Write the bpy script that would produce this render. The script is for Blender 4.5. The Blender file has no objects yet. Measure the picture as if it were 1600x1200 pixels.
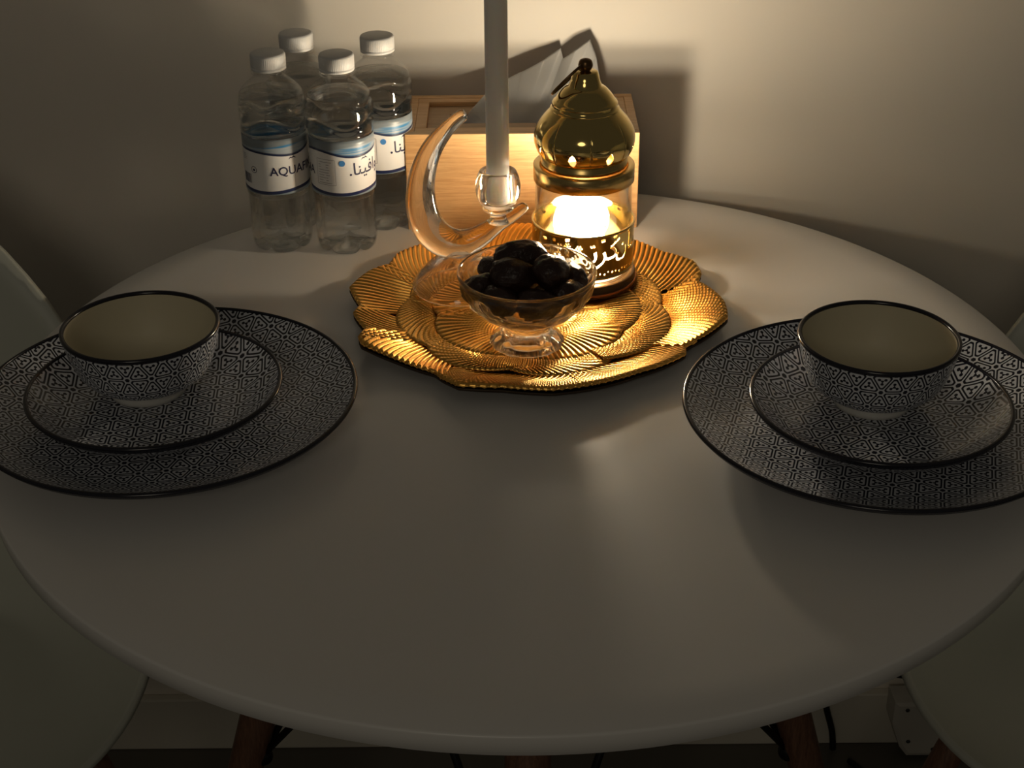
import bpy, bmesh, math, random
import numpy as np
from mathutils import Vector, Matrix, noise

sc = bpy.context.scene
C = sc.collection
T = 0.72                      # height of the table top above the floor
PI = math.pi
R = math.radians
random.seed(4)

# ------------------------------------------------------------------ camera
F_PX, PITCH, ROLL, H = 2432.7, 0.5079, -0.0087, 0.5571
fw = Vector((0, math.cos(PITCH), -math.sin(PITCH)))
rt0 = Vector((1, 0, 0)); up0 = rt0.cross(fw)
rt = math.cos(ROLL) * rt0 + math.sin(ROLL) * up0
up = -math.sin(ROLL) * rt0 + math.cos(ROLL) * up0
cam_d = bpy.data.cameras.new('camera'); cam = bpy.data.objects.new('camera', cam_d); C.objects.link(cam)
cam_d.sensor_width = 36; cam_d.lens = 36 * F_PX / 1600; cam_d.clip_start = .02
M4 = Matrix((rt, up, -fw)).transposed().to_4x4(); M4.translation = (0, 0, T + H)
cam.matrix_world = M4
sc.camera = cam

# ------------------------------------------------------------------ world, lights, exposure
sc.view_settings.view_transform = 'Standard'; sc.view_settings.look = 'None'
sc.view_settings.exposure = 0.0; sc.view_settings.gamma = 1.0; sc.view_settings.use_curve_mapping = False
w = bpy.data.worlds.new('world'); sc.world = w; w.use_nodes = True
bg = w.node_tree.nodes['Background']; bg.inputs[0].default_value = (1, .91, .72, 1); bg.inputs[1].default_value = .036
lamp_d = bpy.data.lights.new('room_light', 'AREA'); lamp_d.shape = 'DISK'; lamp_d.size = .9
lamp_d.energy = 4.6; lamp_d.color = (1, .89, .70)
lamp = bpy.data.objects.new('room_light', lamp_d); C.objects.link(lamp)
lamp.location = (-.45, -1.9, T + 1.45)
lamp.rotation_euler = (Vector((0, 1.1, T)) - lamp.location).to_track_quat('-Z', 'Y').to_euler()
BULB = (.85, 1.6)             # watts of the upper and the lower bulb in the lantern
cy = sc.cycles
cy.max_bounces = 20; cy.transmission_bounces = 16; cy.transparent_max_bounces = 32; cy.glossy_bounces = 8; cy.diffuse_bounces = 5
cy.sample_clamp_indirect = 4.0; cy.blur_glossy = .6
cy.use_denoising = True

# ------------------------------------------------------------------ node helpers
class X:
    """a socket or number in a shader expression"""
    def __init__(s, nt, v): s.nt, s.v = nt, v
    def _m(s, op, *a, clamp=False):
        n = s.nt.nodes.new('ShaderNodeMath'); n.operation = op; n.use_clamp = clamp
        for i, q in enumerate((s,) + a):
            q = q.v if isinstance(q, X) else q
            if isinstance(q, (int, float)): n.inputs[i].default_value = q
            else: s.nt.links.new(q, n.inputs[i])
        return X(s.nt, n.outputs[0])
    def __add__(s, o): return s._m('ADD', o)
    def __radd__(s, o): return s._m('ADD', o)
    def __sub__(s, o): return s._m('SUBTRACT', o)
    def __rsub__(s, o): return X(s.nt, o)._m('SUBTRACT', s)
    def __mul__(s, o): return s._m('MULTIPLY', o)
    def __rmul__(s, o): return s._m('MULTIPLY', o)
    def __truediv__(s, o): return s._m('DIVIDE', o)
    def frac(s): return s._m('FRACT')
    def abs(s): return s._m('ABSOLUTE')
    def gt(s, o): return s._m('GREATER_THAN', o)
    def lt(s, o): return s._m('LESS_THAN', o)
    def mn(s, o): return s._m('MINIMUM', o)
    def mx(s, o): return s._m('MAXIMUM', o)
    def smin(s, o, k): return s._m('SMOOTH_MIN', o, k)
    def sin(s): return s._m('SINE')
    def step(s, a, b):
        n = s.nt.nodes.new('ShaderNodeMapRange'); n.interpolation_type = 'SMOOTHSTEP'
        s.nt.links.new(s.v, n.inputs[0]); n.inputs[1].default_value = a; n.inputs[2].default_value = b
        return X(s.nt, n.outputs[0])

def new_mat(name):
    m = bpy.data.materials.new(name); m.use_nodes = True
    nt = m.node_tree; p = nt.nodes['Principled BSDF']
    return m, nt, p
def coords(nt, kind='Object'):
    tc = nt.nodes.new('ShaderNodeTexCoord'); sp = nt.nodes.new('ShaderNodeSeparateXYZ')
    nt.links.new(tc.outputs[kind], sp.inputs[0])
    return tc.outputs[kind], X(nt, sp.outputs[0]), X(nt, sp.outputs[1]), X(nt, sp.outputs[2])
def mixc(nt, f, a, b):
    n = nt.nodes.new('ShaderNodeMix'); n.data_type = 'RGBA'
    nt.links.new(f.v if isinstance(f, X) else f, n.inputs[0])
    for i, q in ((6, a), (7, b)):
        if isinstance(q, tuple): n.inputs[i].default_value = q + (1,)
        else: nt.links.new(q, n.inputs[i])
    return n.outputs[2]
def noise_node(nt, vec, scale, detail=3, rough=.5, stretch=None):
    n = nt.nodes.new('ShaderNodeTexNoise'); n.inputs['Scale'].default_value = scale
    n.inputs['Detail'].default_value = detail; n.inputs['Roughness'].default_value = rough
    if stretch:
        mp = nt.nodes.new('ShaderNodeMapping'); mp.inputs['Scale'].default_value = stretch
        nt.links.new(vec, mp.inputs[0]); vec = mp.outputs[0]
    nt.links.new(vec, n.inputs['Vector']); return n.outputs[0]
def bump(nt, p, h, strength, dist=.001):
    b = nt.nodes.new('ShaderNodeBump'); b.inputs['Strength'].default_value = strength; b.inputs['Distance'].default_value = dist
    nt.links.new(h, b.inputs['Height']); nt.links.new(b.outputs[0], p.inputs['Normal'])
def plain(name, col, rough=.5, metal=0, var=.06, scale=30, bmp=0, spec=.5):
    """one colour with a little mottling"""
    m, nt, p = new_mat(name)
    v, *_ = coords(nt); nz = noise_node(nt, v, scale)
    nt.links.new(mixc(nt, nz, tuple(c * (1 - var) for c in col), tuple(min(1, c * (1 + var)) for c in col)), p.inputs['Base Color'])
    p.inputs['Roughness'].default_value = rough; p.inputs['Metallic'].default_value = metal
    p.inputs['Specular IOR Level'].default_value = spec
    if bmp: bump(nt, p, nz, bmp)
    return m
def clear(name, tint=(1, 1, 1), ior=1.45, rough=0.0, gloss=1.0):
    """thin clear sheet: light goes straight through, Fresnel reflection on top"""
    m = bpy.data.materials.new(name); m.use_nodes = True; nt = m.node_tree; nt.nodes.clear()
    o = nt.nodes.new('ShaderNodeOutputMaterial'); mx = nt.nodes.new('ShaderNodeMixShader')
    t = nt.nodes.new('ShaderNodeBsdfTransparent'); t.inputs[0].default_value = tint + (1,)
    g = nt.nodes.new('ShaderNodeBsdfGlossy'); g.inputs['Roughness'].default_value = rough
    fr = nt.nodes.new('ShaderNodeLayerWeight'); fr.inputs[0].default_value = .5
    f0 = ((ior - 1) / (ior + 1)) ** 2                  # Schlick, the same from both sides of the sheet
    f = (f0 + (1 - f0) * X(nt, fr.outputs['Facing'])._m('POWER', 5.0)) * gloss
    nt.links.new(f.v, mx.inputs[0]); nt.links.new(t.outputs[0], mx.inputs[1]); nt.links.new(g.outputs[0], mx.inputs[2])
    nt.links.new(mx.outputs[0], o.inputs[0]); return m
def solid_glass(name, tint=(1, 1, 1), ior=1.48, through=.25, rough=0.0):
    """solid glass; a share of the light goes straight on"""
    m = bpy.data.materials.new(name); m.use_nodes = True; nt = m.node_tree; nt.nodes.clear()
    o = nt.nodes.new('ShaderNodeOutputMaterial'); mx = nt.nodes.new('ShaderNodeMixShader'); mx.inputs[0].default_value = through
    g = nt.nodes.new('ShaderNodeBsdfGlass'); g.inputs['IOR'].default_value = ior; g.inputs['Color'].default_value = tint + (1,)
    g.inputs['Roughness'].default_value = rough
    t = nt.nodes.new('ShaderNodeBsdfTransparent'); t.inputs[0].default_value = tint + (1,)
    nt.links.new(g.outputs[0], mx.inputs[1]); nt.links.new(t.outputs[0], mx.inputs[2]); nt.links.new(mx.outputs[0], o.inputs[0])
    return m

def wood(name, a, b, scale=(1, 14, 14), rough=.45, freq=22):
    m, nt, p = new_mat(name)
    v, *_ = coords(nt)
    n1 = X(nt, noise_node(nt, v, freq, 4, .6, scale)); n2 = X(nt, noise_node(nt, v, freq * 4, 3, .6, scale))
    f = (n1 * .65 + n2 * .35).step(.3, .7)
    nt.links.new(mixc(nt, f, a, b), p.inputs['Base Color']); p.inputs['Roughness'].default_value = rough
    bump(nt, p, n2.v, .15, .0005); return m

def lattice(nt, px, py, h, ink, ground):
    """printed tiling of outlined triangles with a trefoil in each and a dot where six meet"""
    s3 = math.sqrt(3) / 2
    d1 = py / h; d2 = (px * s3 - py * .5) / h; d3 = (px * -s3 - py * .5) / h
    a, b, c = d1.frac(), d2.frac(), d3.frac()
    dn = (a + b + c).gt(1.5)
    a, b, c = [q + dn * (1 - 2 * q) for q in (a, b, c)]
    edge = a.smin(b, .16).smin(c, .16)
    hi = a.mx(b).mx(c)
    cell = edge.smin((.845 - hi) * .75, .05)             # corners cut off around the dots
    ring = cell.step(.022, .036) * (1 - cell.step(.092, .110))
    dot = hi.step(.885, .905)
    e1, e2, e3 = a - 1 / 3, b - 1 / 3, c - 1 / 3
    tre = 1 - (e1 * e1 + e2 * e2 + e3 * e3).step(.004, .008)
    for q, o0, o1 in ((a, b, c), (b, a, c), (c, a, b)):
        tre = tre.mx((1 - (o0 - o1).abs().step(.03, .06)) * q.step(.30, .33) * (1 - q.step(.48, .52)))
        l1, l2, l3 = q - .50, o0 - .25, o1 - .25
        tre = tre.mx(1 - (l1 * l1 + l2 * l2 + l3 * l3).step(.0065, .0100))
    f = ring.mx(dot).mx(tre)._m('MULTIPLY', 1.0, clamp=True)
    return mixc(nt, f, ground, ink)
INK = (.012, .013, .024); GROUND = (.70, .72, .78)
def plate_mat(name, h, r_rim):
    m, nt, p = new_mat(name); v, x, y, z = coords(nt)
    col = lattice(nt, x + 10 * h, y + 10 * h, h, INK, GROUND)
    rr = (x * x + y * y)._m('SQRT')
    nt.links.new(mixc(nt, rr.gt(r_rim), col, INK), p.inputs['Base Color'])
    p.inputs['Roughness'].default_value = .22; return m
def bowl_mat(name, h, n, R0):
    m, nt, p = new_mat(name); v, x, y, z = coords(nt)
    th = y._m('ARCTAN2', x)
    side = 2 * h / math.sqrt(3)
    nt.links.new(lattice(nt, th * (n * side / (2 * PI)) + 40 * side, z + .5 * h, h, INK, GROUND), p.inputs['Base Color'])
    p.inputs['Roughness'].default_value = .22; return m

MAT = dict(
    wall=plain('wall_paint', (.76, .70, .62), .62, var=.015, scale=6),
    floor=plain('floor_tile', (.10, .09, .075), .35, var=.15, scale=5),
    skirting=plain('skirting_paint', (.62, .58, .50), .45, var=.03),
    table=plain('white_laminate', (.74, .72, .70), .30, var=.012, scale=12, spec=.35),
    table_edge=plain('white_laminate_edge', (.70, .67, .62), .45, var=.03),
    leg=wood('leg_wood', (.10, .048, .030), (.19, .095, .058), (14, 14, 1)),
    rod=plain('black_steel', (.015, .015, .015), .4, metal=.6),
    shell=plain('chair_plastic', (.55, .56, .50), .5, var=.02),
    gold=plain('gold_leaf', (.96, .52, .12), .33, metal=1, var=.05, scale=60),
    gold_back=plain('tray_back', (.05, .03, .015), .5, metal=.4),
    brass=plain('polished_brass', (.78, .58, .22), .10, metal=1, var=.05, scale=40),
    brass_satin=plain('satin_brass', (.74, .52, .20), .25, metal=1, var=.05, scale=40),
    sleeve_lit=plain('lit_sleeve_inside', (.92, .86, .70), .6, metal=.0, var=.05, scale=40),  # inside of the sleeve: bulb glare put into a near-white colour
    dark_brass=plain('dark_brass', (.16, .09, .04), .3, metal=.9),
    copper=plain('copper_foot', (.55, .22, .09), .35, metal=.9),
    glass=solid_glass('clear_glass', (.985, .98, .97), 1.48, .15),
    cut_glass=solid_glass('cut_glass', (.985, .985, .98), 1.48, .15),
    lantern_glass=clear('lantern_glass', (.97, .97, .96), 1.4),
    pet=clear('bottle_plastic', (.985, .985, .985), 1.42, .02, .9),
    water=solid_glass('drinking_water', (.985, .99, .985), 1.30, .40),
    cap=plain('bottle_cap_plastic', (.66, .65, .64), .45, var=.03),
    wax=plain('candle_wax', (.92, .90, .86), .45, var=.02),
    tissue=plain('tissue_paper', (.82, .81, .80), .9, var=.01, scale=200, bmp=.1),
    box=wood('bamboo', (.52, .28, .11), (.70, .43, .20), (1.5, 20, 40), .42, 12),
    box_top=wood('bamboo_dark', (.33, .20, .10), (.42, .27, .14), (1.5, 30, 20), .5, 12),
    slot=plain('slot_dark', (.02, .015, .01), .9),
    cream=plain('cream_glaze', (.66, .60, .44), .5, var=.02),
    foot_white=plain('white_glaze', (.66, .65, .62), .3, var=.02),
    navy=plain('navy_glaze', (.012, .012, .02), .18),
    print_navy=plain('print_navy', (.02, .02, .07), .5),
    print_blue=plain('print_blue', (.05, .22, .55), .5),
    print_grey=plain('print_grey', (.35, .34, .36), .6),
    adapter=plain('white_plastic', (.50, .47, .42), .5),
    screw=plain('screw_dark', (.03, .03, .03), .5),
    plate_big=plate_mat('printed_dinner_plate', .0158, .1303),
    plate_small=plate_mat('printed_side_plate', .0168, .0856),
    bowl=bowl_mat('printed_bowl', .0143, 20, .0534),
)
# dates: dark, sticky, wrinkled
m, nt, p = new_mat('date_skin'); v, *_ = coords(nt)
nz = noise_node(nt, v, 140, 4, .6)
nt.links.new(mixc(nt, nz, (.012, .006, .005), (.045, .016, .010)), p.inputs['Base Color'])
p.inputs['Roughness'].default_value = .36; bump(nt, p, nz, .9, .002); MAT['date'] = m
# wax glows through a little
MAT['wax'].node_tree.nodes['Principled BSDF'].inputs['Subsurface Weight'].default_value = .8
MAT['wax'].node_tree.nodes['Principled BSDF'].inputs['Subsurface Radius'].default_value = (.014, .011, .008)
MAT['wax'].node_tree.nodes['Principled BSDF'].inputs['Subsurface Scale'].default_value = 1.0
# tissue lets half of the light through
nt = MAT['tissue'].node_tree; pb = nt.nodes['Principled BSDF']; out = nt.nodes['Material Output']
tl = nt.nodes.new('ShaderNodeBsdfTranslucent'); tl.inputs[0].default_value = (.78, .77, .75, 1)
mx = nt.nodes.new('ShaderNodeMixShader'); mx.inputs[0].default_value = .42
nt.links.new(pb.outputs[0], mx.inputs[1]); nt.links.new(tl.outputs[0], mx.inputs[2]); nt.links.new(mx.outputs[0], out.inputs[0])
# bulb
m = bpy.data.materials.new('lit_bulb'); m.use_nodes = True; nt = m.node_tree; nt.nodes.clear()
o_ = nt.nodes.new('ShaderNodeOutputMaterial'); ad = nt.nodes.new('ShaderNodeAddShader')
em = nt.nodes.new('ShaderNodeEmission'); em.inputs[0].default_value = (1, .90, .68, 1); em.inputs[1].default_value = 60
tr = nt.nodes.new('ShaderNodeBsdfTransparent')
nt.links.new(em.outputs[0], ad.inputs[0]); nt.links.new(tr.outputs[0], ad.inputs[1]); nt.links.new(ad.outputs[0], o_.inputs[0])
MAT['bulb'] = m
# bottle label print: white field, blue waves above, navy lines
m, nt, p = new_mat('bottle_label'); v, x, y, z = coords(nt)
th = y._m('ARCTAN2', x)
wv = (th * 2 + .6).sin() * .0022 + (th * 3).sin() * .0008
top = z - (.0925 + wv * 1.0); band = z - (.0985 + wv * -.8); low = z - (.0605 + (th * 2 + 2).sin() * .0012)
nzl = X(nt, noise_node(nt, v, 60, 3, .6, (.25, .25, 6)))
c1 = mixc(nt, nzl.step(.42, .62), (.36, .41, .45), (.03, .20, .42))
c1 = mixc(nt, band.step(-.0012, .0003), c1, (.22, .25, .27))
c1 = mixc(nt, (1 - top.step(.0010, .0024)), c1, (.02, .03, .08))
c1 = mixc(nt, top.lt(-.0004), c1, (.80, .79, .78))
c1 = mixc(nt, low.lt(0), c1, (.02, .03, .10))
c1 = mixc(nt, low.lt(-.0028), c1, (.30, .38, .45))
nt.links.new(c1, p.inputs['Base Color']); p.inputs['Roughness'].default_value = .35
MAT['label'] = m

# ------------------------------------------------------------------ object helpers
def link(name, me, mat, parent=None, smooth=True, loc=None, rot=None):
    o = bpy.data.objects.new(name, me); C.objects.link(o)
    for mm in (mat if isinstance(mat, (list, tuple)) else (mat,)): me.materials.append(MAT[mm])
    if smooth: me.polygons.foreach_set('use_smooth', [True] * len(me.polygons))
    if parent: o.parent = parent
    if loc is not None: o.location = loc
    if rot is not None: o.rotation_euler = rot
    return o
def mesh(verts, faces, name='m'):
    me = bpy.data.meshes.new(name); me.from_pydata([tuple(v) for v in verts], [], faces); me.update(); return me
def from_bm(bm, name='m'):
    me = bpy.data.meshes.new(name); bm.to_mesh(me); bm.free(); return me
def tag(o, label=None, cat=None, group=None, kind=None):
    if label: o['label'] = label
    if cat: o['category'] = cat
    if group: o['group'] = group
    if kind: o['kind'] = kind
    return o
def empty(name, loc, label, cat, group=None, rz=0):
    o = bpy.data.objects.new(name, None); C.objects.link(o); o.location = loc; o.rotation_euler = (0, 0, rz)
    o.empty_display_size = .02
    return tag(o, label, cat, group)
def copy_tree(o, parent=None):
    c = o.copy(); C.objects.link(c)
    if parent: c.parent = parent
    for ch in list(o.children): copy_tree(ch, c)
    return c
def lathe(prof, seg=96, mod=None, close=False, a0=0.0):
    """profile [(r,z)...] turned about z; mod(theta,r,z)->(r,z); r=0 ends become poles"""
    vs, fs, rings = [], [], []
    for r_, z_ in prof:
        if r_ <= 1e-7: rings.append([len(vs)]); vs.append((0, 0, z_)); continue
        ring = []
        for i in range(seg):
            t = a0 + 2 * PI * i / seg; rr, zz = (mod(t, r_, z_) if mod else (r_, z_))
            ring.append(len(vs)); vs.append((rr * math.cos(t), rr * math.sin(t), zz))
        rings.append(ring)
    pairs = list(zip(rings, rings[1:])) + ([(rings[-1], rings[0])] if close else [])
    for A, B in pairs:
        for i in range(seg):
            j = (i + 1) % seg
            if len(A) == 1 and len(B) == 1: continue
            if len(A) == 1: fs.append((A[0], B[j], B[i]))
            elif len(B) == 1: fs.append((A[i], A[j], B[0]))
            else: fs.append((A[i], A[j], B[j], B[i]))
    me = mesh(vs, fs); fix(me); return me
def fix(me):
    bm = bmesh.new(); bm.from_mesh(me); bmesh.ops.recalc_face_normals(bm, faces=bm.faces); bm.to_mesh(me); bm.free(); me.update()
def smooth_prof(pts, n=6):
    """Catmull-Rom through a profile"""
    P = [Vector(q) for q in pts]; out = []
    for i in range(len(P) - 1):
        a, b, c, d = P[max(i - 1, 0)], P[i], P[i + 1], P[min(i + 2, len(P) - 1)]
        for k in range(n):
            t = k / n
            out.append(.5 * ((2 * b) + (c - a) * t + (2 * a - 5 * b + 4 * c - d) * t * t + (3 * b - a - 3 * c + d) * t ** 3))
    out.append(P[-1]); return [tuple(q) for q in out]
def tube(pts, rad, seg=12, flat=1.0, caps=True):
    """tapered tube along 3-D points; rad: number or list; rounded ends by list"""
    P = [Vector(q) for q in pts]; n = len(P); rad = rad if isinstance(rad, (list, tuple)) else [rad] * n
    vs, fs = [], []; prev = None
    for i in range(n):
        t = (P[min(i + 1, n - 1)] - P[max(i - 1, 0)]).normalized()
        if prev is None:
            a = Vector((0, 1, 0)) if abs(t.y) < .9 else Vector((1, 0, 0)); nrm = (a - t * a.dot(t)).normalized()
        else: nrm = (prev - t * prev.dot(t)).normalized()
        prev = nrm; b = t.cross(nrm)
        for k in range(seg):
            q = 2 * PI * k / seg; vs.append(P[i] + rad[i] * (math.cos(q) * nrm * flat + math.sin(q) * b))
    for i in range(n - 1):
        for k in range(seg):
            j = (k + 1) % seg; fs.append((i * seg + k, i * seg + j, (i + 1) * seg + j, (i + 1) * seg + k))
    if caps: fs += [tuple(range(seg))[::-1], tuple(range((n - 1) * seg, n * seg))]
    me = mesh(vs, fs); fix(me); return me
def box(x0, x1, y0, y1, z0, z1, bev=.001):
    bm = bmesh.new(); bmesh.ops.create_cube(bm, size=1)
    for v in bm.verts:
        v.co = ((x0 + x1) / 2 + v.co.x * (x1 - x0), (y0 + y1) / 2 + v.co.y * (y1 - y0), (z0 + z1) / 2 + v.co.z * (z1 - z0))
    if bev: bmesh.ops.bevel(bm, geom=list(bm.edges), offset=bev, segments=2, profile=.5, affect='EDGES')
    return from_bm(bm)
def grid(nu, nv, fn, closed_u=False):
    vs = [fn(i / (nu if closed_u else nu - 1), j / (nv - 1)) for j in range(nv) for i in range(nu)]
    fs = []
    for j in range(nv - 1):
        for i in range(nu if closed_u else nu - 1):
            k = (i + 1) % nu; fs.append((j * nu + i, j * nu + k, (j + 1) * nu + k, (j + 1) * nu + i))
    return mesh(vs, fs)
def solidify(me, t):
    """give a sheet thickness (real geometry)"""
    bm = bmesh.new(); bm.from_mesh(me); bmesh.ops.recalc_face_normals(bm, faces=bm.faces)
    bmesh.ops.solidify(bm, geom=list(bm.faces), thickness=t); bm.to_mesh(me); bm.free(); me.update(); return me
def text_mesh(body, size, shear=0.0, extrude=0.0, offset=0.0):
    c = bpy.data.curves.new('text', 'FONT'); c.body = body; c.size = size; c.shear = shear; c.extrude = extrude; c.offset = offset
    c.resolution_u = 3
    o = bpy.data.objects.new('text', c); C.objects.link(o); bpy.context.view_layer.update()
    me = bpy.data.meshes.new_from_object(o.evaluated_get(bpy.context.evaluated_depsgraph_get()))
    bpy.data.objects.remove(o); bpy.data.curves.remove(c); me.materials.clear(); return me

# ------------------------------------------------------------------ the setting
WY = 1.42
floor = tag(link('floor', box(-2.6, 2.6, -2.2, WY, -.05, 0, 0), 'floor', smooth=False), 'dark floor under the dining table', kind='structure')
wall = tag(link('wall_back', box(-2.6, 2.6, WY, WY + .12, -.05, 2.6, 0), 'wall', smooth=False), 'plain off-white painted wall behind the table', kind='structure')
skirt = tag(link('baseboard_back', box(-2.6, 2.6, WY - .012, WY, 0, .075, .002), 'skirting', smooth=False), 'pale skirting board along the back wall', kind='structure')

# ------------------------------------------------------------------ table
TX, TY, TR = .0087, 1.0034, .3818
table = empty('dining_table', (TX, TY, 0), 'round white dining table with dark wooden legs and black steel struts', 'table')
e = .0018
top = link('tabletop', lathe([(0, T), (TR - .03, T), (TR - e, T), (TR - e * .3, T - e * .3), (TR, T - e), (TR - .001, T - .014), (TR - .004, T - .0165), (0, T - .0165)], 192), 'table', table)
link('mounting_disc', lathe([(0, T - .0165), (.17, T - .0165), (.17, T - .028), (.16, T - .03), (0, T - .03)], 64), 'rod', table)
for k in range(4):
    a = k * PI / 2; d = Vector((math.cos(a), math.sin(a), 0))
    P = lambda z: d * (.14 + .28 * -(z + .02)) + Vector((0, 0, T + z))
    zs = [-.03, -.1, -.3, -.5, -.72]
    leg = link('leg', tube([P(z) for z in zs], [.0165, .0165, .0155, .0135, .011], 20), 'leg', table)
    J = P(-.36) - d * .012
    link('strut_joint', lathe(smooth_prof([(0, -.009), (.007, -.006), (.009, 0), (.007, .006), (0, .009)], 3), 16), 'rod', leg, loc=J)
    for s in (-1, 1):
        d2 = Vector((math.cos(a + s * PI / 2), math.sin(a + s * PI / 2), 0))
        link('strut', tube([J, d2 * .135 + d * .02 + Vector((0, 0, T - .03))], .0032, 8), 'rod', table)

# ------------------------------------------------------------------ chairs
def make_chair(loc, face, label, zback):
    root = empty('tub_chair', loc, label, 'chair', 'white tub chairs at the table', face)
    def rimz(a):
        q = (1 - math.cos(a)) / 2                      # 0 at the front, 1 at the back
        q = q * q * (3 - 2 * q)
        return .475 + (zback - .475) * q ** .9 - .02 * math.cos(2 * a)
    def rimr(a): return .205 + .025 * math.sin(a) ** 2 + .012 * math.cos(a)
    def S(u, v):
        a = 2 * PI * u; r_ = rimr(a); rz = rimz(a)
        q = 1 - v                                      # v=0 rim, v=1 centre of the seat
        rr = r_ * (q ** .55) * (1 if q > .5 else 1)
        z = .43 + (rz - .43) * max(0, (q - .35) / .65) ** 1.7
        lean = -.05 * max(0, z - .5) / .3 * (1 if math.cos(a) < 0 else 0) * -math.cos(a)
        return (rr * math.cos(a) + lean, rr * math.sin(a), z)
    me = solidify(grid(96, 26, S, True), .006)
    link('shell', me, 'shell', root)
    for sx in (-1, 1):
        for sy in (-1, 1):
            link('leg', tube([(sx * .09, sy * .09, .425), (sx * .13, sy * .13, .22), (sx * .175, sy * .175, 0)], [.014, .013, .009], 14), 'leg', root)
            link('wire_brace', tube([(sx * .125, sy * .125, .24), (-sx * .05, sy * .06, .42)], .003, 8), 'rod', root)
    return root
make_chair((-.512, .985, 0), R(-32), 'white plastic tub chair at the left of the round table', .87)
make_chair((.530, .985, 0), R(180 + 20), 'white plastic tub chair at the right of the round table', .84)

# ------------------------------------------------------------------ plates and bowls
def plate_profile(r, z, foot, flat, zf=.0075):
    up_ = smooth_prof([(flat, zf), (flat + (r - flat) * .35, zf + (z - zf) * .12), (flat + (r - flat) * .72, zf + (z - zf) * .52), (r, z)], 8)
    dn_ = [(q - .0005, w_ - .0042) for q, w_ in reversed(up_[:-1])]
    return [(0, zf)] + up_ + [(r + .0006, z - .001), (r - .0002, z - .0022)] + dn_ + [(foot + .004, .0025), (foot + .002, 0), (foot - .002, 0), (foot - .004, .003), (0, .0035)]
def rim_line(r, z, t=.0014):
    return lathe([(r - .002, z - .0004), (r - .0008, z + .0006), (r + .0008, z - .0004), (r + .0012, z - .0016), (r + .0002, z - .0026), (r - .0012, z - .0022)], 160, close=True)
dp_me = lathe(plate_profile(.1325, .0245, .075, .078), 160); dr_me = rim_line(.1325, .0245)
sp_me = lathe(plate_profile(.0874, .0255, .05, .05), 160); sr_me = rim_line(.0874, .0255)
bo = smooth_prof([(.0250, .0085), (.034, .0122), (.044, .0225), (.0495, .038), (.0524, .052), (.0534, .0600)], 8)
bi = smooth_prof([(.0512, .0600), (.0502, .052), (.0472, .038), (.0415, .023), (.030, .0125), (0, .0095)], 8)
low_ = lambda pr: [(r_ * 1.02, z * .857) for r_, z in pr]      # a rather shallow bowl
bout = lathe(low_([(0, .0062)] + bo), 160); bin_ = lathe(low_(bi), 160)
bfoot = lathe(low_([(.0258, .0100), (.0268, .004), (.0262, .0004), (.025, 0), (.0225, .0005), (.022, .004), (.022, .0080)]), 96)
brim = lathe(low_([(.0534, .0572), (.0540, .0585), (.0540, .0602), (.0530, .0613), (.0520, .0611), (.0509, .0600), (.0511, .0575)]), 160, close=True)
def add(name, me, mat, parent):
    """link a shared mesh as a part"""
    if not me.materials: return link(name, me, mat, parent)
    o = bpy.data.objects.new(name, me); C.objects.link(o); o.parent = parent; return o
for side, near, dl, sl, bl, rz in (
        ('left', 'on the left, nearest the water bottles', (-.2421, .9515), (-.2487, .9475), (-.2591, .9700), .2),
        ('right', 'on the right, beside the lantern side of the table', (.2509, .9260), (.2505, .9200), (.2511, .9440), 1.3)):
    d = empty('dinner_plate', (*dl, T), f'large black-rimmed dinner plate with triangle print at the {side} place setting', 'plate', 'printed dinner plates', rz)
    add('dish', dp_me, 'plate_big', d); add('rim', dr_me, 'navy', d)
    s = empty('side_plate', (*sl, T + .0076), f'smaller black-rimmed plate with triangle print stacked on the {side} dinner plate', 'plate', 'printed side plates', rz + .4)
    add('dish', sp_me, 'plate_small', s); add('rim', sr_me, 'navy', s)
    b = empty('bowl', (*bl, T + .0152), f'small bowl with triangle print outside and plain cream inside, on the {side} side plate', 'bowl', 'printed bowls', rz + .9)
    add('outer_wall', bout, 'bowl', b); add('inner_wall', bin_, 'cream', b); add('foot', bfoot, 'foot_white', b); add('rim', brim, 'navy', b)

# ------------------------------------------------------------------ gold tray of overlapping petals
TRX, TRY = .0185, 1.113
tray = empty('gold_tray', (TRX, TRY, T), 'round gold tray shaped as overlapping ribbed petals in the middle of the table', 'tray')
def base_z(r):
    def sm(a, b, t): t = min(1, max(0, (t - a) / (b - a))); return t * t * (3 - 2 * t)
    return .0036 + .0095 * sm(.112, .152, r)
# outline seen in the photograph: (angle, radius) of the outer ring, petal by petal
OUT = [(-52, .143), (-40, .145), (-34.5, .136), (-26, .1445), (-14, .1535), (-3, .150), (7, .144), (15, .139), (19, .146), (27, .151), (39, .143), (50, .144),
       (64, .147), (76, .141), (82, .147), (98, .150), (112, .143), (123, .138), (128, .146), (141, .146), (150, .139), (158, .146), (171, .151), (181.5, .139), (188, .144), (200, .139), (206, .150), (210, .152), (223, .142), (236, .136), (241, .144), (247.5, .151), (260, .143), (274, .149), (285, .1465), (302, .141)]
OA = np.array([a for a, _ in OUT] + [OUT[0][0] + 360]); OR = np.array([r_ for _, r_ in OUT] + [OUT[0][1]])
def rout(a):
    d = math.degrees(a); d = (d - OA[0]) % 360 + OA[0]; return float(np.interp(d, OA, OR))
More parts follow.
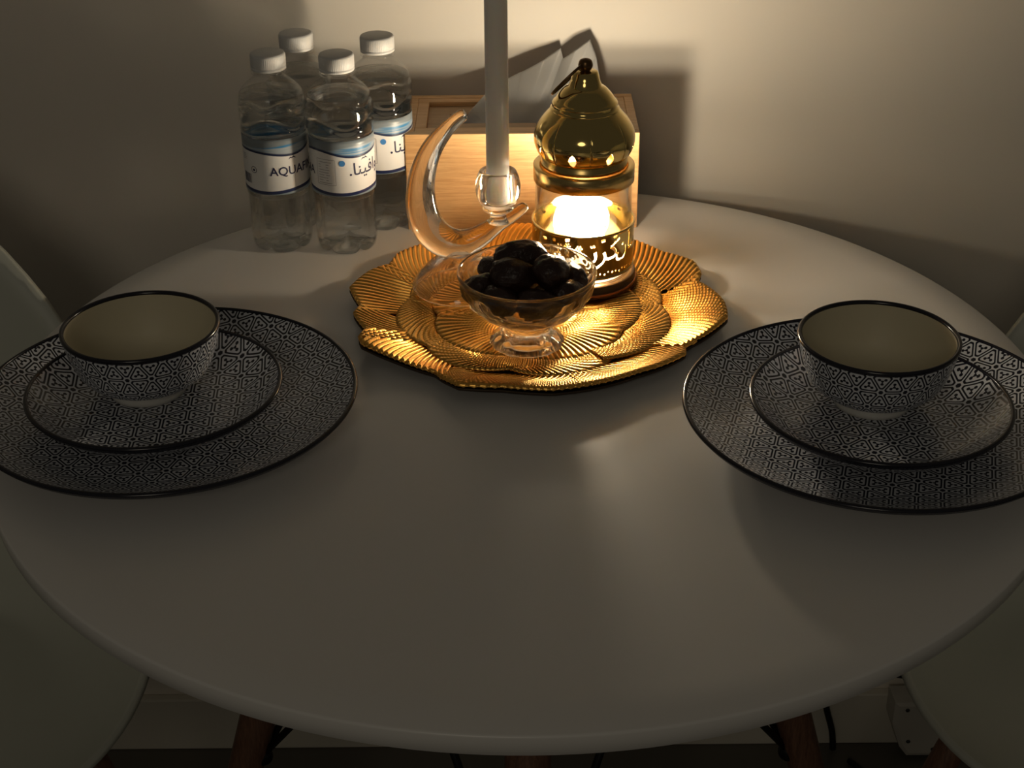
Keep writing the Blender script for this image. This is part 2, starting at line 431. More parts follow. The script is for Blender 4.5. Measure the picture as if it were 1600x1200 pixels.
# the pressed body under the petals
NB = 240
vs = [(0, 0, base_z(0) - .0030)]; fs = []
fr = [.3, .55, .62, .68, .74, .82, .9, .965, 1.0]
for q in fr:
    for i in range(NB):
        a = 2 * PI * i / NB; r_ = rout(a) * q; vs.append((r_ * math.cos(a), r_ * math.sin(a), base_z(r_) - (.0030 if q < .97 else .0006)))
lo = [(1.0, -.0022), (.985, -.0038), (.74, -.0048), (.62, -.0048), (.3, -.0048)]
for q, dz in lo:
    for i in range(NB):
        a = 2 * PI * i / NB; r_ = rout(a) * q; vs.append((r_ * math.cos(a), r_ * math.sin(a), max(0, base_z(r_) + dz)))
vs.append((0, 0, 0)); nr = len(fr) + len(lo)
for i in range(NB):
    j = (i + 1) % NB; fs.append((0, 1 + i, 1 + j)); fs.append((len(vs) - 1, 1 + (nr - 1) * NB + j, 1 + (nr - 1) * NB + i))
    for k in range(nr - 1): fs.append((1 + k * NB + i, 1 + (k + 1) * NB + i, 1 + (k + 1) * NB + j, 1 + k * NB + j))
me = mesh(vs, fs); fix(me)
tag(link('tray_body', me, 'gold_back', tray), 'dark underside and edge of the gold tray')
def petal(a0, a1, r_in, rfn, lift, slant, nv=26, lam=.0048, seed=0, flip=1, amp=.0016):
    """one ribbed petal between two angles; one side rides over its neighbour, the other tucks under"""
    am = (a0 + a1) / 2; rm = rfn(am) * .85; n = max(24, int((a1 - a0) * rm / lam * 14))
    rnd = random.Random(seed); ph = rnd.random() * 6
    def fn(u, v):
        a = a0 + (a1 - a0) * u
        ro = rfn(a); r_ = r_in + (ro - r_in) * v
        s = u if flip > 0 else 1 - u
        edge = lift * (.25 + .75 * s ** 1.5) * (.55 + .45 * v)
        aa = a + flip * .10 * (1 - v) * (1 - s)         # the petal leans to one side
        w_ = (aa * rm + slant * (r_ - r_in) * (1 + .6 * v)) / lam
        rib = amp * (1 - math.exp(-(((w_ + ph) % 1 - .5) * lam / .0008) ** 2)) * min(1, v * 6) * (1 if v < .985 else .3)
        curl = .0003 * math.sin(PI * u) * v
        t = min(1, v / .55); dive = .0034 * (1 - t * t * (3 - 2 * t)) if r_in > .05 else 0
        z = base_z(r_) + edge + rib + curl - dive
        return (r_ * math.cos(aa), r_ * math.sin(aa), z)
    me = grid(n, nv, fn)
    bm = bmesh.new(); bm.from_mesh(me)
    rim = [e_ for e_ in bm.edges if e_.is_boundary]
    ex = bmesh.ops.extrude_edge_only(bm, edges=rim)
    for v_ in ex['geom']:
        if isinstance(v_, bmesh.types.BMVert): v_.co.z -= .0011
    bmesh.ops.recalc_face_normals(bm, faces=bm.faces); bm.to_mesh(me); bm.free(); me.update()
    return link('petal', me, 'gold', tray)
cuts = [(-35, 17, .34), (15, 80, -.3), (79, 126, .3), (125, 152, .4), (149, 183, -.2), (180.5, 204, .3), (200, 238, -.35), (235, 286, .45), (282, 327, -.4)]
for i, (a, b, sl) in enumerate(cuts):
    petal(R(a), R(b + 3), .098, rout, .0028, sl, seed=i, amp=.0026, flip=1 if i % 2 else -1)
def ring2(a): return .113 + .006 * math.sin(3 * a + .5) + .004 * math.sin(7 * a)
for i, (a, b) in enumerate([(-60, 8), (2, 62), (55, 120), (112, 172), (165, 218), (212, 262), (255, 305)]):
    k = R((a + b) / 2); hw = R(b - a) / 2
    petal(R(a), R(b), .070, lambda q, k=k, hw=hw: .095 + .016 * math.cos((q - k) / hw * 1.25), .0028, .8 * (-1) ** i, nv=22, lam=.0046, seed=20 + i, flip=1 if i % 2 else -1)
for i, (a, b) in enumerate([(-30, 50), (40, 125), (115, 190), (182, 262), (252, 335)]):
    k = R((a + b) / 2); hw = R(b - a) / 2
    petal(R(a), R(b), .030, lambda q, k=k, hw=hw: .070 + .017 * math.cos((q - k) / hw * 1.25), .0022, .8 * (-1) ** i, nv=22, lam=.0044, seed=40 + i, flip=-1 if i % 2 else 1)
for i, (a, b) in enumerate([(0, 130), (115, 250), (235, 368)]):
    k = R((a + b) / 2); hw = R(b - a) / 2
    petal(R(a), R(b), .002, lambda q, k=k, hw=hw: .026 + .014 * math.cos((q - k) / hw * 1.2), .0008, .4, nv=16, lam=.003, seed=60 + i)
TZ = T + .0084                                          # where things stand on the tray

# ------------------------------------------------------------------ lantern
LX, LY = .0588, 1.167
lan = empty('lantern', (LX, LY, TZ), 'brass and glass lantern with onion dome and glowing cut-out lettering, standing on the gold tray', 'lantern')
link('base', lathe(smooth_prof([(0, 0), (.0425, 0), (.0432, .0012)], 2) + [(.0432, .0085), (.0424, .0095), (.0395, .0098), (0, .0098)], 128), 'dark_brass', lan)
link('base_ring', lathe([(.0434, .0006), (.0441, .0012), (.0441, .0032), (.0434, .0038)], 128, close=True), 'copper', lan)
link('bounce_disc', lathe([(0, .0099), (.036, .0099), (.036, .0108), (0, .0110)], 64), 'foot_white', lan)  # white disc added to brighten the inside of the lantern
link('glass', solidify(grid(128, 2, lambda u, v: (.0388 * math.cos(2 * PI * u), .0388 * math.sin(2 * PI * u), .0098 + .0792 * v), True), .0012), 'lantern_glass', lan)
# perforated sleeve: a flat strip cut with lettering and ornaments, then rolled up
SR, S0, S1 = .0408, .0165, .0520; SW = 2 * PI * SR
def cut_holes():
    NX = 150
    bm = bmesh.new()
    for i in range(NX + 1):
        x = -SW / 2 + SW * i / NX
        for y, z in ((-.0005, S0), (-.0005, S1), (.0005, S1), (.0005, S0)): bm.verts.new((x, z, y))
    bm.verts.ensure_lookup_table(); V = bm.verts
    for i in range(NX):
        for k in range(4): j = (k + 1) % 4; bm.faces.new((V[i * 4 + k], V[i * 4 + j], V[i * 4 + 4 + j], V[i * 4 + 4 + k]))
    bm.faces.new([V[k] for k in range(4)]); bm.faces.new([V[NX * 4 + k] for k in range(3, -1, -1)])
    bmesh.ops.recalc_face_normals(bm, faces=bm.faces)
    strip = link('strip', from_bm(bm), 'brass', smooth=False)
    cutters = []
    def cutter(me, dx, dy, rot=0.0):
        c, s = math.cos(rot), math.sin(rot)
        for v in me.vertices: x, y = v.co.x, v.co.y; v.co.x = c * x - s * y + dx; v.co.y = s * x + c * y + dy
        o = bpy.data.objects.new('cut', me); C.objects.link(o); cutters.append(o)
    kareem = '\ufee2\ufef3\ufeae\ufedb'; ramadan = '\ufee5\ufe8e\ufec0\ufee3\ufead'
    for ph in (R(-13), R(169)):
        x0 = ph * SR; x0 -= SW if x0 > SW / 2 else 0
        for body, size, dx, dy, sh in ((kareem, .0225, 0, .0290, .25), (ramadan, .0195, .0355, .0325, .25)):
            me = text_mesh(body, size, sh, .003, .0003)
            xx = x0 + dx
            cutter(me, xx, dy, .10)
    def disc(x, y, r_, n=8, k=0):
        bm = bmesh.new(); pts = []
        for q in range(n):
            a = 2 * PI * q / n + k; pts.append((x + r_ * math.cos(a), y + r_ * math.sin(a)))
        lo = [bm.verts.new((a, b, -.003)) for a, b in pts]; hi = [bm.verts.new((a, b, .003)) for a, b in pts]
        bm.faces.new(lo[::-1]); bm.faces.new(hi)
        for i in range(n): j = (i + 1) % n; bm.faces.new((lo[i], lo[j], hi[j], hi[i]))
        o = bpy.data.objects.new('cut', from_bm(bm)); C.objects.link(o); cutters.append(o)
    def star(x, y, s):
        for q in range(6): a = q * PI / 3; disc(x + s * math.cos(a), y + s * math.sin(a), s * .36, 6)
        disc(x, y, s * .45, 6)
    for q in range(-17, 18):                            # dotted bottom border
        x = q * SW / 36 + .002
        disc(x, .0195 + .0008 * (q % 2), .0010, 6); disc(x + .0032, .0212 - .0006 * (q % 2), .0008, 6)
    for ph, y, s in ((-8, .033, .0040), (-7, .0435, .0022), (-31, .0335, .0042), (-29, .0430, .0026), (-36, .0485, .0012), (152, .034, .004), (155, .045, .002), (-20, .0450, .0020)):
        star(R(ph) * SR, y, s)
    for ph, y in ((8, .0450), (20, .0490), (-20, .0500), (36, .0505), (-44, .039), (-50, .047), (-58, .040), (-47, .030), (60, .050), (90, .0495), (-70, .049), (-100, .048), (-130, .047), (130, .049)):
        disc(R(ph) * SR - .0007, y, .0013, 8); disc(R(ph) * SR + .0010, y + .0003, .0013, 8)
    bpy.context.view_layer.update()
    for c in cutters:
        md = strip.modifiers.new('b', 'BOOLEAN'); md.operation = 'DIFFERENCE'; md.solver = 'EXACT'; md.object = c; md.use_self = len(c.data.vertices) > 60
    me = bpy.data.meshes.new_from_object(strip.evaluated_get(bpy.context.evaluated_depsgraph_get()))
    bpy.data.objects.remove(strip)
    for c in cutters: bpy.data.objects.remove(c)
    bm = bmesh.new(); bm.from_mesh(me); bmesh.ops.triangulate(bm, faces=bm.faces)
    for v in bm.verts:
        ph = v.co.x / SR; r_ = SR - v.co.z
        v.co = (r_ * math.sin(ph), -r_ * math.cos(ph), v.co.y)
    bm.normal_update()
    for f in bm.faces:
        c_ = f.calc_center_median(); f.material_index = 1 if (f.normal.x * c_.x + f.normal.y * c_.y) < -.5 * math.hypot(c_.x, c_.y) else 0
    bm.to_mesh(me); bm.free(); me.materials.clear(); return me
tag(link('lettered_sleeve', cut_holes(), ('brass', 'sleeve_lit'), lan, smooth=False), 'perforated brass sleeve with Arabic greeting cut out of it')
for z0, z1 in ((S0 - .0012, S0 + .0006), (S1 - .0004, S1 + .0014)):
    link('sleeve_edge', lathe([(SR - .0006, z0), (SR + .0009, z0), (SR + .0009, z1), (SR - .0006, z1)], 128, close=True), 'brass', lan)
# lid: flange, collar, pierced onion dome, neck, knob, ring handle
link('flange', lathe([(.0330, .0885), (.0392, .0870), (.0404, .0875), (.0404, .0992), (.0396, .1000), (.0335, .1002)], 128, close=True), 'brass_satin', lan)
link('collar', lathe([(.0330, .1002), (.0345, .1004), (.0345, .1032), (.0338, .1040), (.0338, .1066), (.0328, .1072), (.0318, .1060), (.0318, .1002)], 128, close=True), 'brass_satin', lan)
def dome():
    pr = smooth_prof([(.0322, .1055), (.0365, .1100), (.0392, .1165), (.0400, .1225), (.0388, .1290), (.0350, .1360), (.0300, .1420), (.0268, .1455)], 12)
    n = 576; NH = 8
    def lobe(t, r_, z):
        q = abs(math.sin(NH / 2 * (t + R(90) + PI / NH * 1.05 - .50)))
        f = math.exp(-(q / .045) ** 2)
        env = max(0, 1 - abs(z - .119) / .022)
        return (r_ * (1 - .028 * f * env), z)
    me = lathe(pr, n, lobe)
    bm = bmesh.new(); bm.from_mesh(me); kill = []
    for f in bm.faces:
        c = f.calc_center_median(); t = math.atan2(c.y, c.x); dz = (c.z - .1145) / .0056
        u = ((t + R(90) - .50 + PI / NH) % (2 * PI / NH)) - PI / NH
        if abs(dz) < 1 and abs(u) * .0395 < .0033 * (1 - abs(dz) ** 1.6) ** .9: kill.append(f)
    bmesh.ops.delete(bm, geom=kill, context='FACES')
    bm.to_mesh(me); bm.free(); return solidify(me, .0006)
tag(link('dome', dome(), 'brass', lan), 'lobed brass onion dome pierced with pointed oval holes')
link('upper_dome', lathe(smooth_prof([(.0270, .1450), (.0272, .1462), (.0258, .1475), (.0255, .1500)], 3) + smooth_prof([(.0258, .1503), (.0248, .1518), (.0236, .1530), (.0205, .1575), (.0165, .1615), (.0135, .1632)], 6) + [(.0128, .1640), (.0112, .1690), (.0098, .1745), (.0088, .1752), (0, .1752)], 128), 'brass', lan)
link('knob', lathe(smooth_prof([(0, .1748), (.0034, .1752), (.0055, .1785), (.0056, .1810), (.0042, .1840), (0, .1852)], 5), 32), 'dark_brass', lan)
A = Vector((-.002, 0, .1800)); B = Vector((-.0255, -.004, .1585)); ax = (B - A); sd = Vector((.02, .87, -.40)).normalized()
hp = [A + ax * (.5 - .5 * math.cos(2 * PI * k / 36)) + sd * (.010 * math.sin(2 * PI * k / 36)) for k in range(37)]
link('ring_handle', tube(hp, .0011, 10, caps=False), 'dark_brass', lan)
# two bulbs on one stem
link('bulb_stem', lathe([(0, .0108), (.0045, .0108), (.0040, .034), (.0030, .036), (.0030, .058), (0, .0595)], 24), 'foot_white', lan)
bulb_me = lathe(smooth_prof([(0, -.0085), (.006, -.006), (.0085, 0), (.006, .006), (0, .0085)], 4), 24)
for k, (bx, by, bz) in enumerate(((0, 0, .0680), (.004, .009, .0460))):
    b_ = add('bulb', bulb_me, 'bulb', lan); b_.location = (bx, by, bz); b_.scale = [(1.0, 1.7)[k]] * 3
    ld = bpy.data.lights.new('bulb_light', 'POINT'); ld.energy = BULB[k]; ld.color = (1, .84, .63); ld.shadow_soft_size = .0085
    lo_ = bpy.data.objects.new('bulb_light', ld); C.objects.link(lo_); lo_.parent = lan; lo_.location = (bx, by, bz)

# ------------------------------------------------------------------ crescent candle holder and candle
CX, CYY = -.041, 1.150
cre = empty('crescent_candle_holder', (CX, CYY, TZ), 'clear glass crescent moon candle holder on a domed foot, standing on the gold tray', 'candle holder')
zz = T - TZ
link('foot', lathe(smooth_prof([(0, .0002), (.034, 0), (.0385, .0010), (.0392, .0035), (.0365, .0085), (.031, .0155), (.0225, .0235), (.0135, .0290), (.0085, .0325), (0, .0335)], 6)[8:] + smooth_prof([(0, .0285), (.0070, .0275), (.0110, .0245), (.0195, .0195), (.0275, .0120), (.0335, .0055), (.0358, .0015), (.0360, 0)], 6) + [(.0375, 0)], 96), 'glass', cre)
cl = [(-.0340, .1562, .0026), (-.0365, .1545, .0048), (-.0475, .1450, .0060), (-.0600, .1290, .0082), (-.0678, .1105, .0100), (-.0710, .0915, .0116), (-.0698, .0740, .0128), (-.0640, .0590, .0136), (-.0530, .0490, .0134), (-.0390, .0470, .0118), (-.0250, .0530, .0095), (-.0100, .0640, .0070), (.0045, .0730, .0052), (.0110, .0785, .0040), (.0125, .0800, .0018)]
cs = smooth_prof(cl, 6)
link('crescent', tube([(x - CX, 0, z + zz) for x, z, r_ in cs], [r_ for *_, r_ in cs], 32, .9), 'glass', cre)
so = smooth_prof([(0, .0640), (.0080, .0650), (.0068, .0690), (.0075, .0730), (.0125, .0770), (.0120, .0800)], 4) + smooth_prof([(.0140, .0815), (.0172, .0880), (.0180, .0960), (.0168, .1035), (.0150, .1080), (.0138, .1092), (.0110, .1090), (.0100, .1065), (.0097, .1000), (.0097, .0850), (0, .0840)], 4)
link('candle_cup', lathe(so, 64), 'glass', cre, loc=(-.0097 - CX, 0, zz))
can = empty('candle', (-.0097, CYY, T + .0842), 'tall plain white unlit taper candle in the glass cup', 'candle')
link('wax_stick', lathe([(0, 0), (.0088, 0), (.0091, .001), (.0086, .225), (.0070, .232), (.003, .236), (0, .237)], 48), 'wax', can)
link('wick', tube([(0, 0, .236), (.0003, 0, .243), (.0012, 0, .248)], .0007, 6), 'slot', can)

# ------------------------------------------------------------------ dessert bowl with dates
DX, DY = .0118, 1.0510
db = empty('dessert_bowl', (DX, DY, TZ), 'small clear cut-glass footed dessert bowl filled with dates, at the front of the gold tray', 'bowl')
KZ = 1.28                                               # height of the bowl
def facet(t, r_, zk):
    z = zk / KZ
    if .018 < z < .0415:
        k = math.sin(PI * (z - .018) / .0235)
        q = abs(((t * 16 / (2 * PI)) + (.5 if z > .031 else 0)) % 1 - .5) * 2
        return (r_ * (1 + .050 * k * (q - .5)), zk)
    if z < .013: return (r_ * (1 + .012 * math.cos(12 * t)), zk)
    return (r_, zk)
outp = smooth_prof([(.0245, 0), (.0276, .0008), (.0280, .0026), (.0262, .0045), (.0200, .0085), (.0172, .0125), (.0190, .0152), (.0280, .0185), (.0375, .0235), (.0450, .0300), (.0495, .0370), (.0512, .0430), (.0522, .0455)], 5)
inp = smooth_prof([(.0520, .0468), (.0505, .0470), (.0492, .0450), (.0478, .0395), (.0430, .0320), (.0350, .0262), (.0200, .0215), (0, .0205)], 5)
link('bowl_glass', lathe([(r_, z * KZ) for r_, z in [(0, .0030), (.019, .0026)] + outp + inp], 192, facet), 'cut_glass', db)
def date_mesh(seed):
    bm = bmesh.new(); bmesh.ops.create_icosphere(bm, subdivisions=4, radius=1)
    off = Vector((seed * 7.3, seed * 1.7, seed * 3.1))
    for v in bm.verts:
        c = v.co.copy(); d = noise.noise(c * 1.6 + off) * .10 + noise.noise(Vector((c.x * 1.5, c.y * 5, c.z * 5)) + off) * .09 + .045 * noise.noise(c * 8 + off)
        s = 1 + d
        v.co = Vector((c.x * .0185 * s, c.y * .0128 * s * (1 - .15 * c.x), c.z * .0120 * s * (1 - .15 * c.x)))
    return from_bm(bm)
DM = [date_mesh(i) for i in range(4)]
for mm in DM: mm.materials.append(MAT['date']); mm.polygons.foreach_set('use_smooth', [True] * len(mm.polygons))
dates = [  # x, y, z about the bowl, yaw, pitch, size, description
    (-.0335, -.002, .0430, .5, -.15, .86, 'dark glossy date at the left rim of the glass bowl'),
    (-.0190, -.0190, .0390, -.5, .1, .92, 'dark date low at the front left of the glass bowl'),
    (.0090, -.0230, .0380, .15, .05, 1.0, 'dark date low at the front centre of the glass bowl'),
    (.0310, -.0100, .0410, .9, .1, .86, 'dark date at the front right rim of the glass bowl'),
    (.0340, .0120, .0440, 1.9, -.1, .86, 'dark date at the back right rim of the glass bowl, beside the lantern'),
    (-.0210, .0190, .0440, -.7, .2, .95, 'dark date at the back left rim of the glass bowl'),
    (.0080, .0270, .0450, .1, .2, .95, 'dark date at the back of the glass bowl'),
    (-.0080, -.0020, .0520, .35, .25, 1.1, 'large shiny date on top in the middle of the pile'),
    (.0190, .0000, .0535, 1.2, .45, 1.08, 'large upright date on top at the right of the pile'),
    (-.0040, .0180, .0575, .2, -.1, 1.12, 'topmost date at the back of the pile'),
    (.000, .000, .0310, .8, 0, 1.0, 'date buried at the bottom of the pile, seen through the glass'),
]
for i, (x, y, z, ya, pi_, s, lab) in enumerate(dates):
    o = bpy.data.objects.new('date', DM[i % 4]); C.objects.link(o); o.location = (DX + x, DY + y, TZ + z + .0045); o.rotation_euler = (i * 1.3, pi_, ya); o.scale = (s, s, s)
    tag(o, lab, 'date', 'dates in the glass bowl')

# ------------------------------------------------------------------ tissue box and tissue
BX0, BX1, BY0, BY1, BH = -.0915, .1130, 1.287, 1.392, .0895
bxr = empty('tissue_box', ((BX0 + BX1) / 2, (BY0 + BY1) / 2, T), 'rectangular light bamboo tissue box behind the lantern, against the wall', 'tissue box')
hx, hy = (BX1 - BX0) / 2, (BY1 - BY0) / 2
link('front_panel', box(-hx, hx, -hy, -hy + .008, 0, BH, .0007), 'box', bxr, smooth=False)
link('back_panel', box(-hx, hx, hy - .008, hy, 0, BH, .0007), 'box', bxr, smooth=False)
for s in (-1, 1):
    link('side_panel', box(min(s * hx, s * (hx - .008)), max(s * hx, s * (hx - .008)), -hy + .008, hy - .008, 0, BH, .0007), 'box', bxr, smooth=False)
    link('top_rail', box(-hx + .008, hx - .008, s * (hy - .013) - .005, s * (hy - .013) + .005, BH - .008, BH - .0004, .0006), 'box', bxr, smooth=False)
for s in (-1, 1):
    link('top_rail', box(s * (hx - .013) - .005, s * (hx - .013) + .005, -hy + .018, hy - .018, BH - .008, BH - .0004, .0006), 'box', bxr, smooth=False)
for s in (-1, 1):
    link('top_panel', box(-hx + .018, hx - .018, min(s * .012, s * (hy - .018)), max(s * .012, s * (hy - .018)), BH - .009, BH - .0045, .0004), 'box_top', bxr, smooth=False)
    link('top_panel', box(min(s * .065, s * (hx - .018)), max(s * .065, s * (hx - .018)), -.012, .012, BH - .009, BH - .0045, .0004), 'box_top', bxr, smooth=False)
link('bottom_panel', box(-hx + .008, hx - .008, -hy + .008, hy - .008, .002, .006, 0), 'slot', bxr, smooth=False)
# tissue: a crumpled sheet pulled up through the slot; crest line measured from the photograph
crest = [(-0.0431, 1.345, 0.0773), (-0.0338, 1.355, 0.09), (-0.0228, 1.372, 0.0969), (-0.0093, 1.38, 0.1032), (0.0113, 1.39, 0.1119), (0.0321, 1.398, 0.1213), (0.0475, 1.404, 0.1289), (0.0497, 1.396, 0.1217), (0.0614, 1.398, 0.1306), (0.0744, 1.402, 0.1377), (0.0799, 1.39, 0.1245), (0.084, 1.37, 0.1008), (0.0845, 1.35, 0.0774)]
def tis(u, v, back=0):
    q = u * (len(crest) - 1); k = min(int(q), len(crest) - 2); f = q - k
    f = f * f * (3 - 2 * f)
    xt, yt, zt = [crest[k][i] * (1 - f) + crest[k + 1][i] * f for i in range(3)]
    x0 = -.030 + .085 * u; z0 = .078; w_ = v ** 1.1
    xx = x0 + (xt - x0) * v ** .8; z = z0 + (zt - z0) * v
    y = 1.340 + (yt - 1.340) * w_ + .007 * math.sin(9 * u + 1.5 * v + 1.0) * v * (1 - v) * 2 + .003 * math.sin(23 * u + 2 * v) * v + back * .004
    return (xx, min(y, 1.412), T + z)
ts = empty('tissue', (0.02, 1.338, T + .085), 'crumpled white paper tissue sticking up out of the bamboo box', 'tissue')
def off(me):
    for v in me.vertices: v.co -= Vector((.02, 1.338, T + .085))
    return me
link('front_layer', off(solidify(grid(120, 30, lambda u, v: tis(u, v)), .0003)), 'tissue', ts)
link('back_layer', off(solidify(grid(90, 24, lambda u, v: tis(.10 + .78 * u, v * (.90 - .1 * math.sin(5 * u)), 1)), .0003)), 'tissue', ts)

# ------------------------------------------------------------------ water bottles
bprof = [(.0150, .0032), (.0195, .0010), (.0225, .0002), (.0248, .0030), (.0262, .0090), (.0264, .0200), (.0262, .0400), (.0264, .0530), (.0272, .0550), (.0272, .1030), (.0276, .1060),
         (.0281, .1120), (.0284, .1220), (.0281, .1310), (.0262, .1390), (.0222, .1440), (.0178, .1480), (.0142, .1510), (.0126, .1535), (.0124, .1580)]
def bmod(t, r_, z):
    if z < .012:
        k = abs(math.cos(2.5 * t)); return (r_ * (1 - .05 * (1 - k) ** 2), z + (.004 * (1 - k) ** 3 if z < .008 else 0))
    if .012 <= z < .053:
        k = math.sin(PI * (z - .012) / .041); return (r_ * (1 - .045 * k * abs(math.sin(4 * t)) ** 6 + .012 * k * math.cos(8 * t)), z)
    if .105 < z < .142:
        q = z - (.1160 + .0042 * math.sin(3 * t)); k = .0024 * math.exp(-(q / .0018) ** 2)
        q2 = z - (.1330 + .0020 * math.sin(5 * t)); k += .0016 * math.exp(-(q2 / .0016) ** 2)
        return (r_ - k, z)
    return (r_, z)
bp = smooth_prof(bprof, 7)
shell_me = lathe([(0, .0050)] + bp, 120, bmod)
wp = [(max(0, r_ - .0007), z + .0003) for r_, z in bp if z < .1385]
water_me = lathe([(0, .0053)] + wp + [(wp[-1][0] - .001, wp[-1][1] + .0004), (0, wp[-1][1] + .0003)], 120, lambda t, r_, z: tuple(np.subtract(bmod(t, r_, z), (0, 0))))
label_me = lathe([(.02755, .0560)] + [(.02765, .0560 + .0490 * k / 12) for k in range(13)] + [(.02755, .1050)], 96)
ring_me = lathe([(.0126, .1550), (.0150, .1552), (.0150, .1566), (.0126, .1568)], 64, close=True)
def capmod(t, r_, z): return (r_ * (1 + (.010 * math.cos(60 * t) if .159 < z < .1705 and r_ > .013 else 0)), z)
cap_me = lathe([(0, .1580), (.0140, .1580), (.0146, .1584), (.0146, .1605), (.0143, .1607), (.0146, .1612), (.0146, .1700), (.0140, .1716), (.0125, .1722), (0, .1722)], 180, capmod)
LRad = .02785
def wrap(me, ph, z0):
    for v in me.vertices:
        a = ph + v.co.x / LRad; v.co = (LRad * math.sin(a), -LRad * math.cos(a), z0 + v.co.y)
    return me
def rects(lst):
    bm = bmesh.new()
    for ph, z0, wd, ht in lst:
        n = max(1, int(wd / .002))
        for k in range(n):
            a0, a1 = ph + wd * k / n / LRad, ph + wd * (k + 1) / n / LRad
            bm.faces.new([bm.verts.new((LRad * math.sin(a), -LRad * math.cos(a), z)) for a, z in ((a0, z0), (a1, z0), (a1, z0 + ht), (a0, z0 + ht))])
    return from_bm(bm)
def circ(ph, z0, r_, r0=0):
    bm = bmesh.new(); n = 24
    P = lambda q, rr: bm.verts.new((LRad * math.sin(ph + rr * math.cos(q) / LRad), -LRad * math.cos(ph + rr * math.cos(q) / LRad), z0 + rr * math.sin(q)))
    if r0:
        A = [P(2 * PI * k / n, r_) for k in range(n)]; B = [P(2 * PI * k / n, r0) for k in range(n)]
        for k in range(n): j = (k + 1) % n; bm.faces.new((A[k], A[j], B[j], B[k]))
    else: bm.faces.new([P(2 * PI * k / n, r_) for k in range(n)])
    return from_bm(bm)
LAT = text_mesh('AQUAFINA', .0106, offset=.00012); ARA = text_mesh('.\ufe8e\ufee8\ufef4\ufed3\ufe8d\ufeee\ufedb\ufe83', .0150, offset=.00012)
lat_me = wrap(LAT, 0, .0735); ara_me = wrap(ARA, R(178), .0745)
rn = random.Random(3)
lines = []
for k in range(9): lines.append((R(122), .0675 + k * .0023, .0125 if k in (0, 8) else .002 + .009 * rn.random(), .0005))
for k in range(9): lines.append((R(137), .0675 + k * .0023, .0015 + .002 * rn.random(), .0006))
for z in (.0660, .0885): lines.append((R(118), z, .0175, .0004))
for a in (118, 154): lines.append((R(a), .0660, .0004, .0226))
for k in range(4): lines.append((R(-62), .0850 + .0015 * k, .007 * (.6 + .4 * rn.random()), .0005))
panel_me = rects(lines)
bars = []; x = 0
while x < .0115:
    wd = rn.choice((.0004, .0007, .0011)); bars.append((R(-62) + x / LRad, .0645, wd, .0085)); x += wd + rn.choice((.0005, .0008))
bars_me = rects(bars)
dotb_me = circ(R(167), .0858, .0026); rec_me = circ(R(-31), .0775, .0030, .0025); drop_me = circ(R(-31), .0773, .0011)
def mountain(ph):
    pts = [(-.004, 0), (-.0018, .0022), (-.0006, .0012), (.001, .0026), (.004, 0), (.001, .0012), (-.0008, .0004), (-.0016, .0010)]
    return mesh([(LRad * math.sin(ph + a / LRad), -LRad * math.cos(ph + a / LRad), .0868 + b) for a, b in pts], [tuple(range(8))])
mtn_me = [mountain(R(42)), mountain(R(210))]
def bottle(loc, rz, label):
    b = empty('water_bottle', (*loc, T), label, 'bottle', 'water bottles on the table', rz)
    add('plastic_body', shell_me, 'pet', b); add('water', water_me, 'water', b); add('neck_ring', ring_me, 'pet', b); add('cap', cap_me, 'cap', b)
    l = add('paper_label', label_me, 'label', b)
    add('latin_lettering', lat_me, 'print_navy', l); add('arabic_lettering', ara_me, 'print_navy', l); add('nutrition_table', panel_me, 'print_grey', l)['kind'] = 'stuff'
    add('barcode', bars_me, 'print_navy', l)['kind'] = 'stuff'; add('blue_emblem', dotb_me, 'print_blue', l); add('recycling_ring', rec_me, 'print_navy', l)
    add('recycling_drop', drop_me, 'print_navy', l)
    for q in mtn_me: add('mountain_emblem', q, 'print_navy', l)
    return b
bottle((-.2003, 1.2605), R(-4), 'clear water bottle at front left of the group, Latin lettering and barcode facing out')
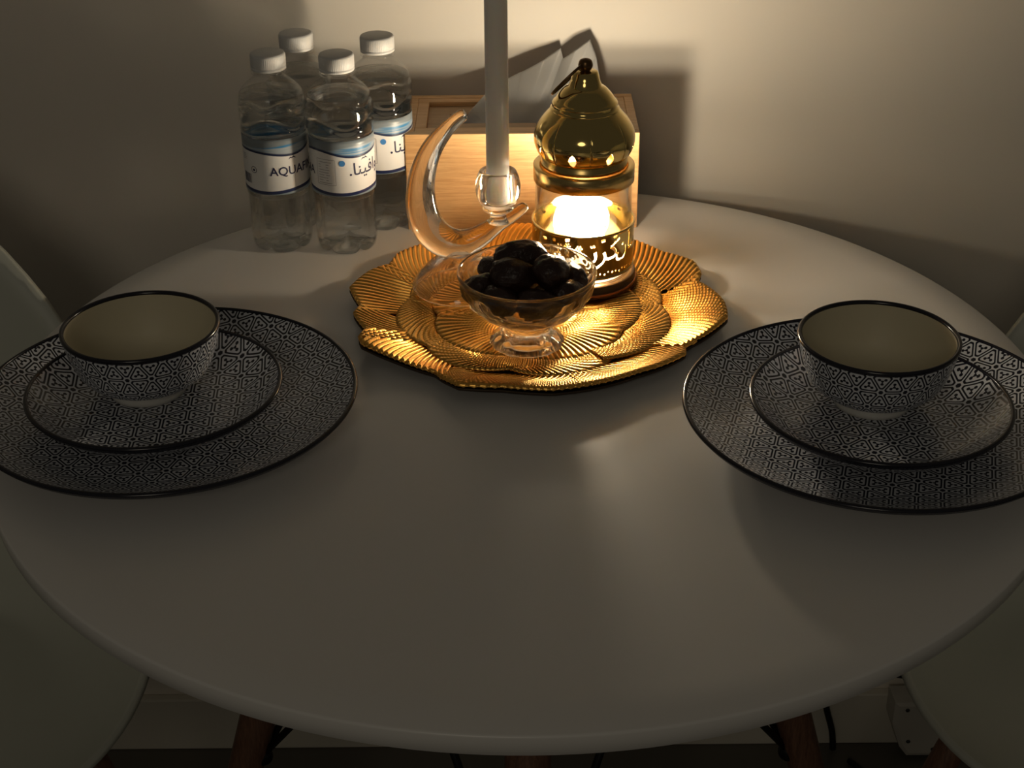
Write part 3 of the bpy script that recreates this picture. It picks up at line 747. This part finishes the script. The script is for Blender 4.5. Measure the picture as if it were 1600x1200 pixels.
bottle((-.1430, 1.2555), R(-162), 'clear water bottle at front right of the group, nutrition table and Arabic lettering facing out')
bottle((-.1130, 1.3070), R(-160), 'clear water bottle at back right of the group, next to the bamboo box')
bottle((-.1835, 1.3165), R(-100), 'clear water bottle at back left of the group, half hidden behind the front ones')

# ------------------------------------------------------------------ under the table: adapter and cables
ad_ = empty('power_adapter', (.487, WY - .012, 0), 'pale plastic socket box by the skirting board under the table', 'adapter')
oc = [(-.052, .088), (.055, .088), (.055, .055), (.030, .006), (-.030, .006), (-.040, .020), (-.052, .055)]
def prism(pts, y0, y1, inset=.006):
    n = len(pts); cx_ = sum(a for a, _ in pts) / n; cz_ = sum(b for _, b in pts) / n
    A = [(a, y0, b) for a, b in pts]; Bq = [(cx_ + (a - cx_) * .97, y1 + inset * .3, cz_ + (b - cz_) * .97) for a, b in pts]
    Cq = [(cx_ + (a - cx_) * .86, y1, cz_ + (b - cz_) * .86) for a, b in pts]
    v = A + Bq + Cq; f = [tuple(range(n)), tuple(range(2 * n, 3 * n))]
    for k in range(2):
        for i in range(n): j = (i + 1) % n; f.append((k * n + i, k * n + j, (k + 1) * n + j, (k + 1) * n + i))
    me = mesh(v, f); fix(me); return me
link('case', prism(oc, 0, -.030), 'adapter', ad_, smooth=False)
for x, z in ((-.036, .077), (-.030, .030), (.0, .018), (.040, .070)):
    link('screw', lathe([(0, 0), (.0024, 0), (.0024, .001), (0, .0012)], 12), 'screw', ad_, loc=(x, -.0300, z), rot=(PI / 2, 0, 0))
c = link('cable', tube(smooth_prof([(.375, 1.395, .004), (.372, 1.398, .03), (.362, 1.402, .07), (.366, 1.400, .105), (.40, 1.398, .118), (.47, 1.397, .108), (.56, 1.395, .095)], 8), .0038, 8), 'rod')
tag(c, 'black cable looping along the wall above the socket box', 'cable')
c = link('cable', tube(smooth_prof([(.39, 1.375, .0045), (.43, 1.31, .0045), (.45, 1.22, .0045), (.50, 1.10, .0045)], 8), .0036, 8), 'rod')
tag(c, 'black cable lying on the floor in front of the socket box', 'cable')
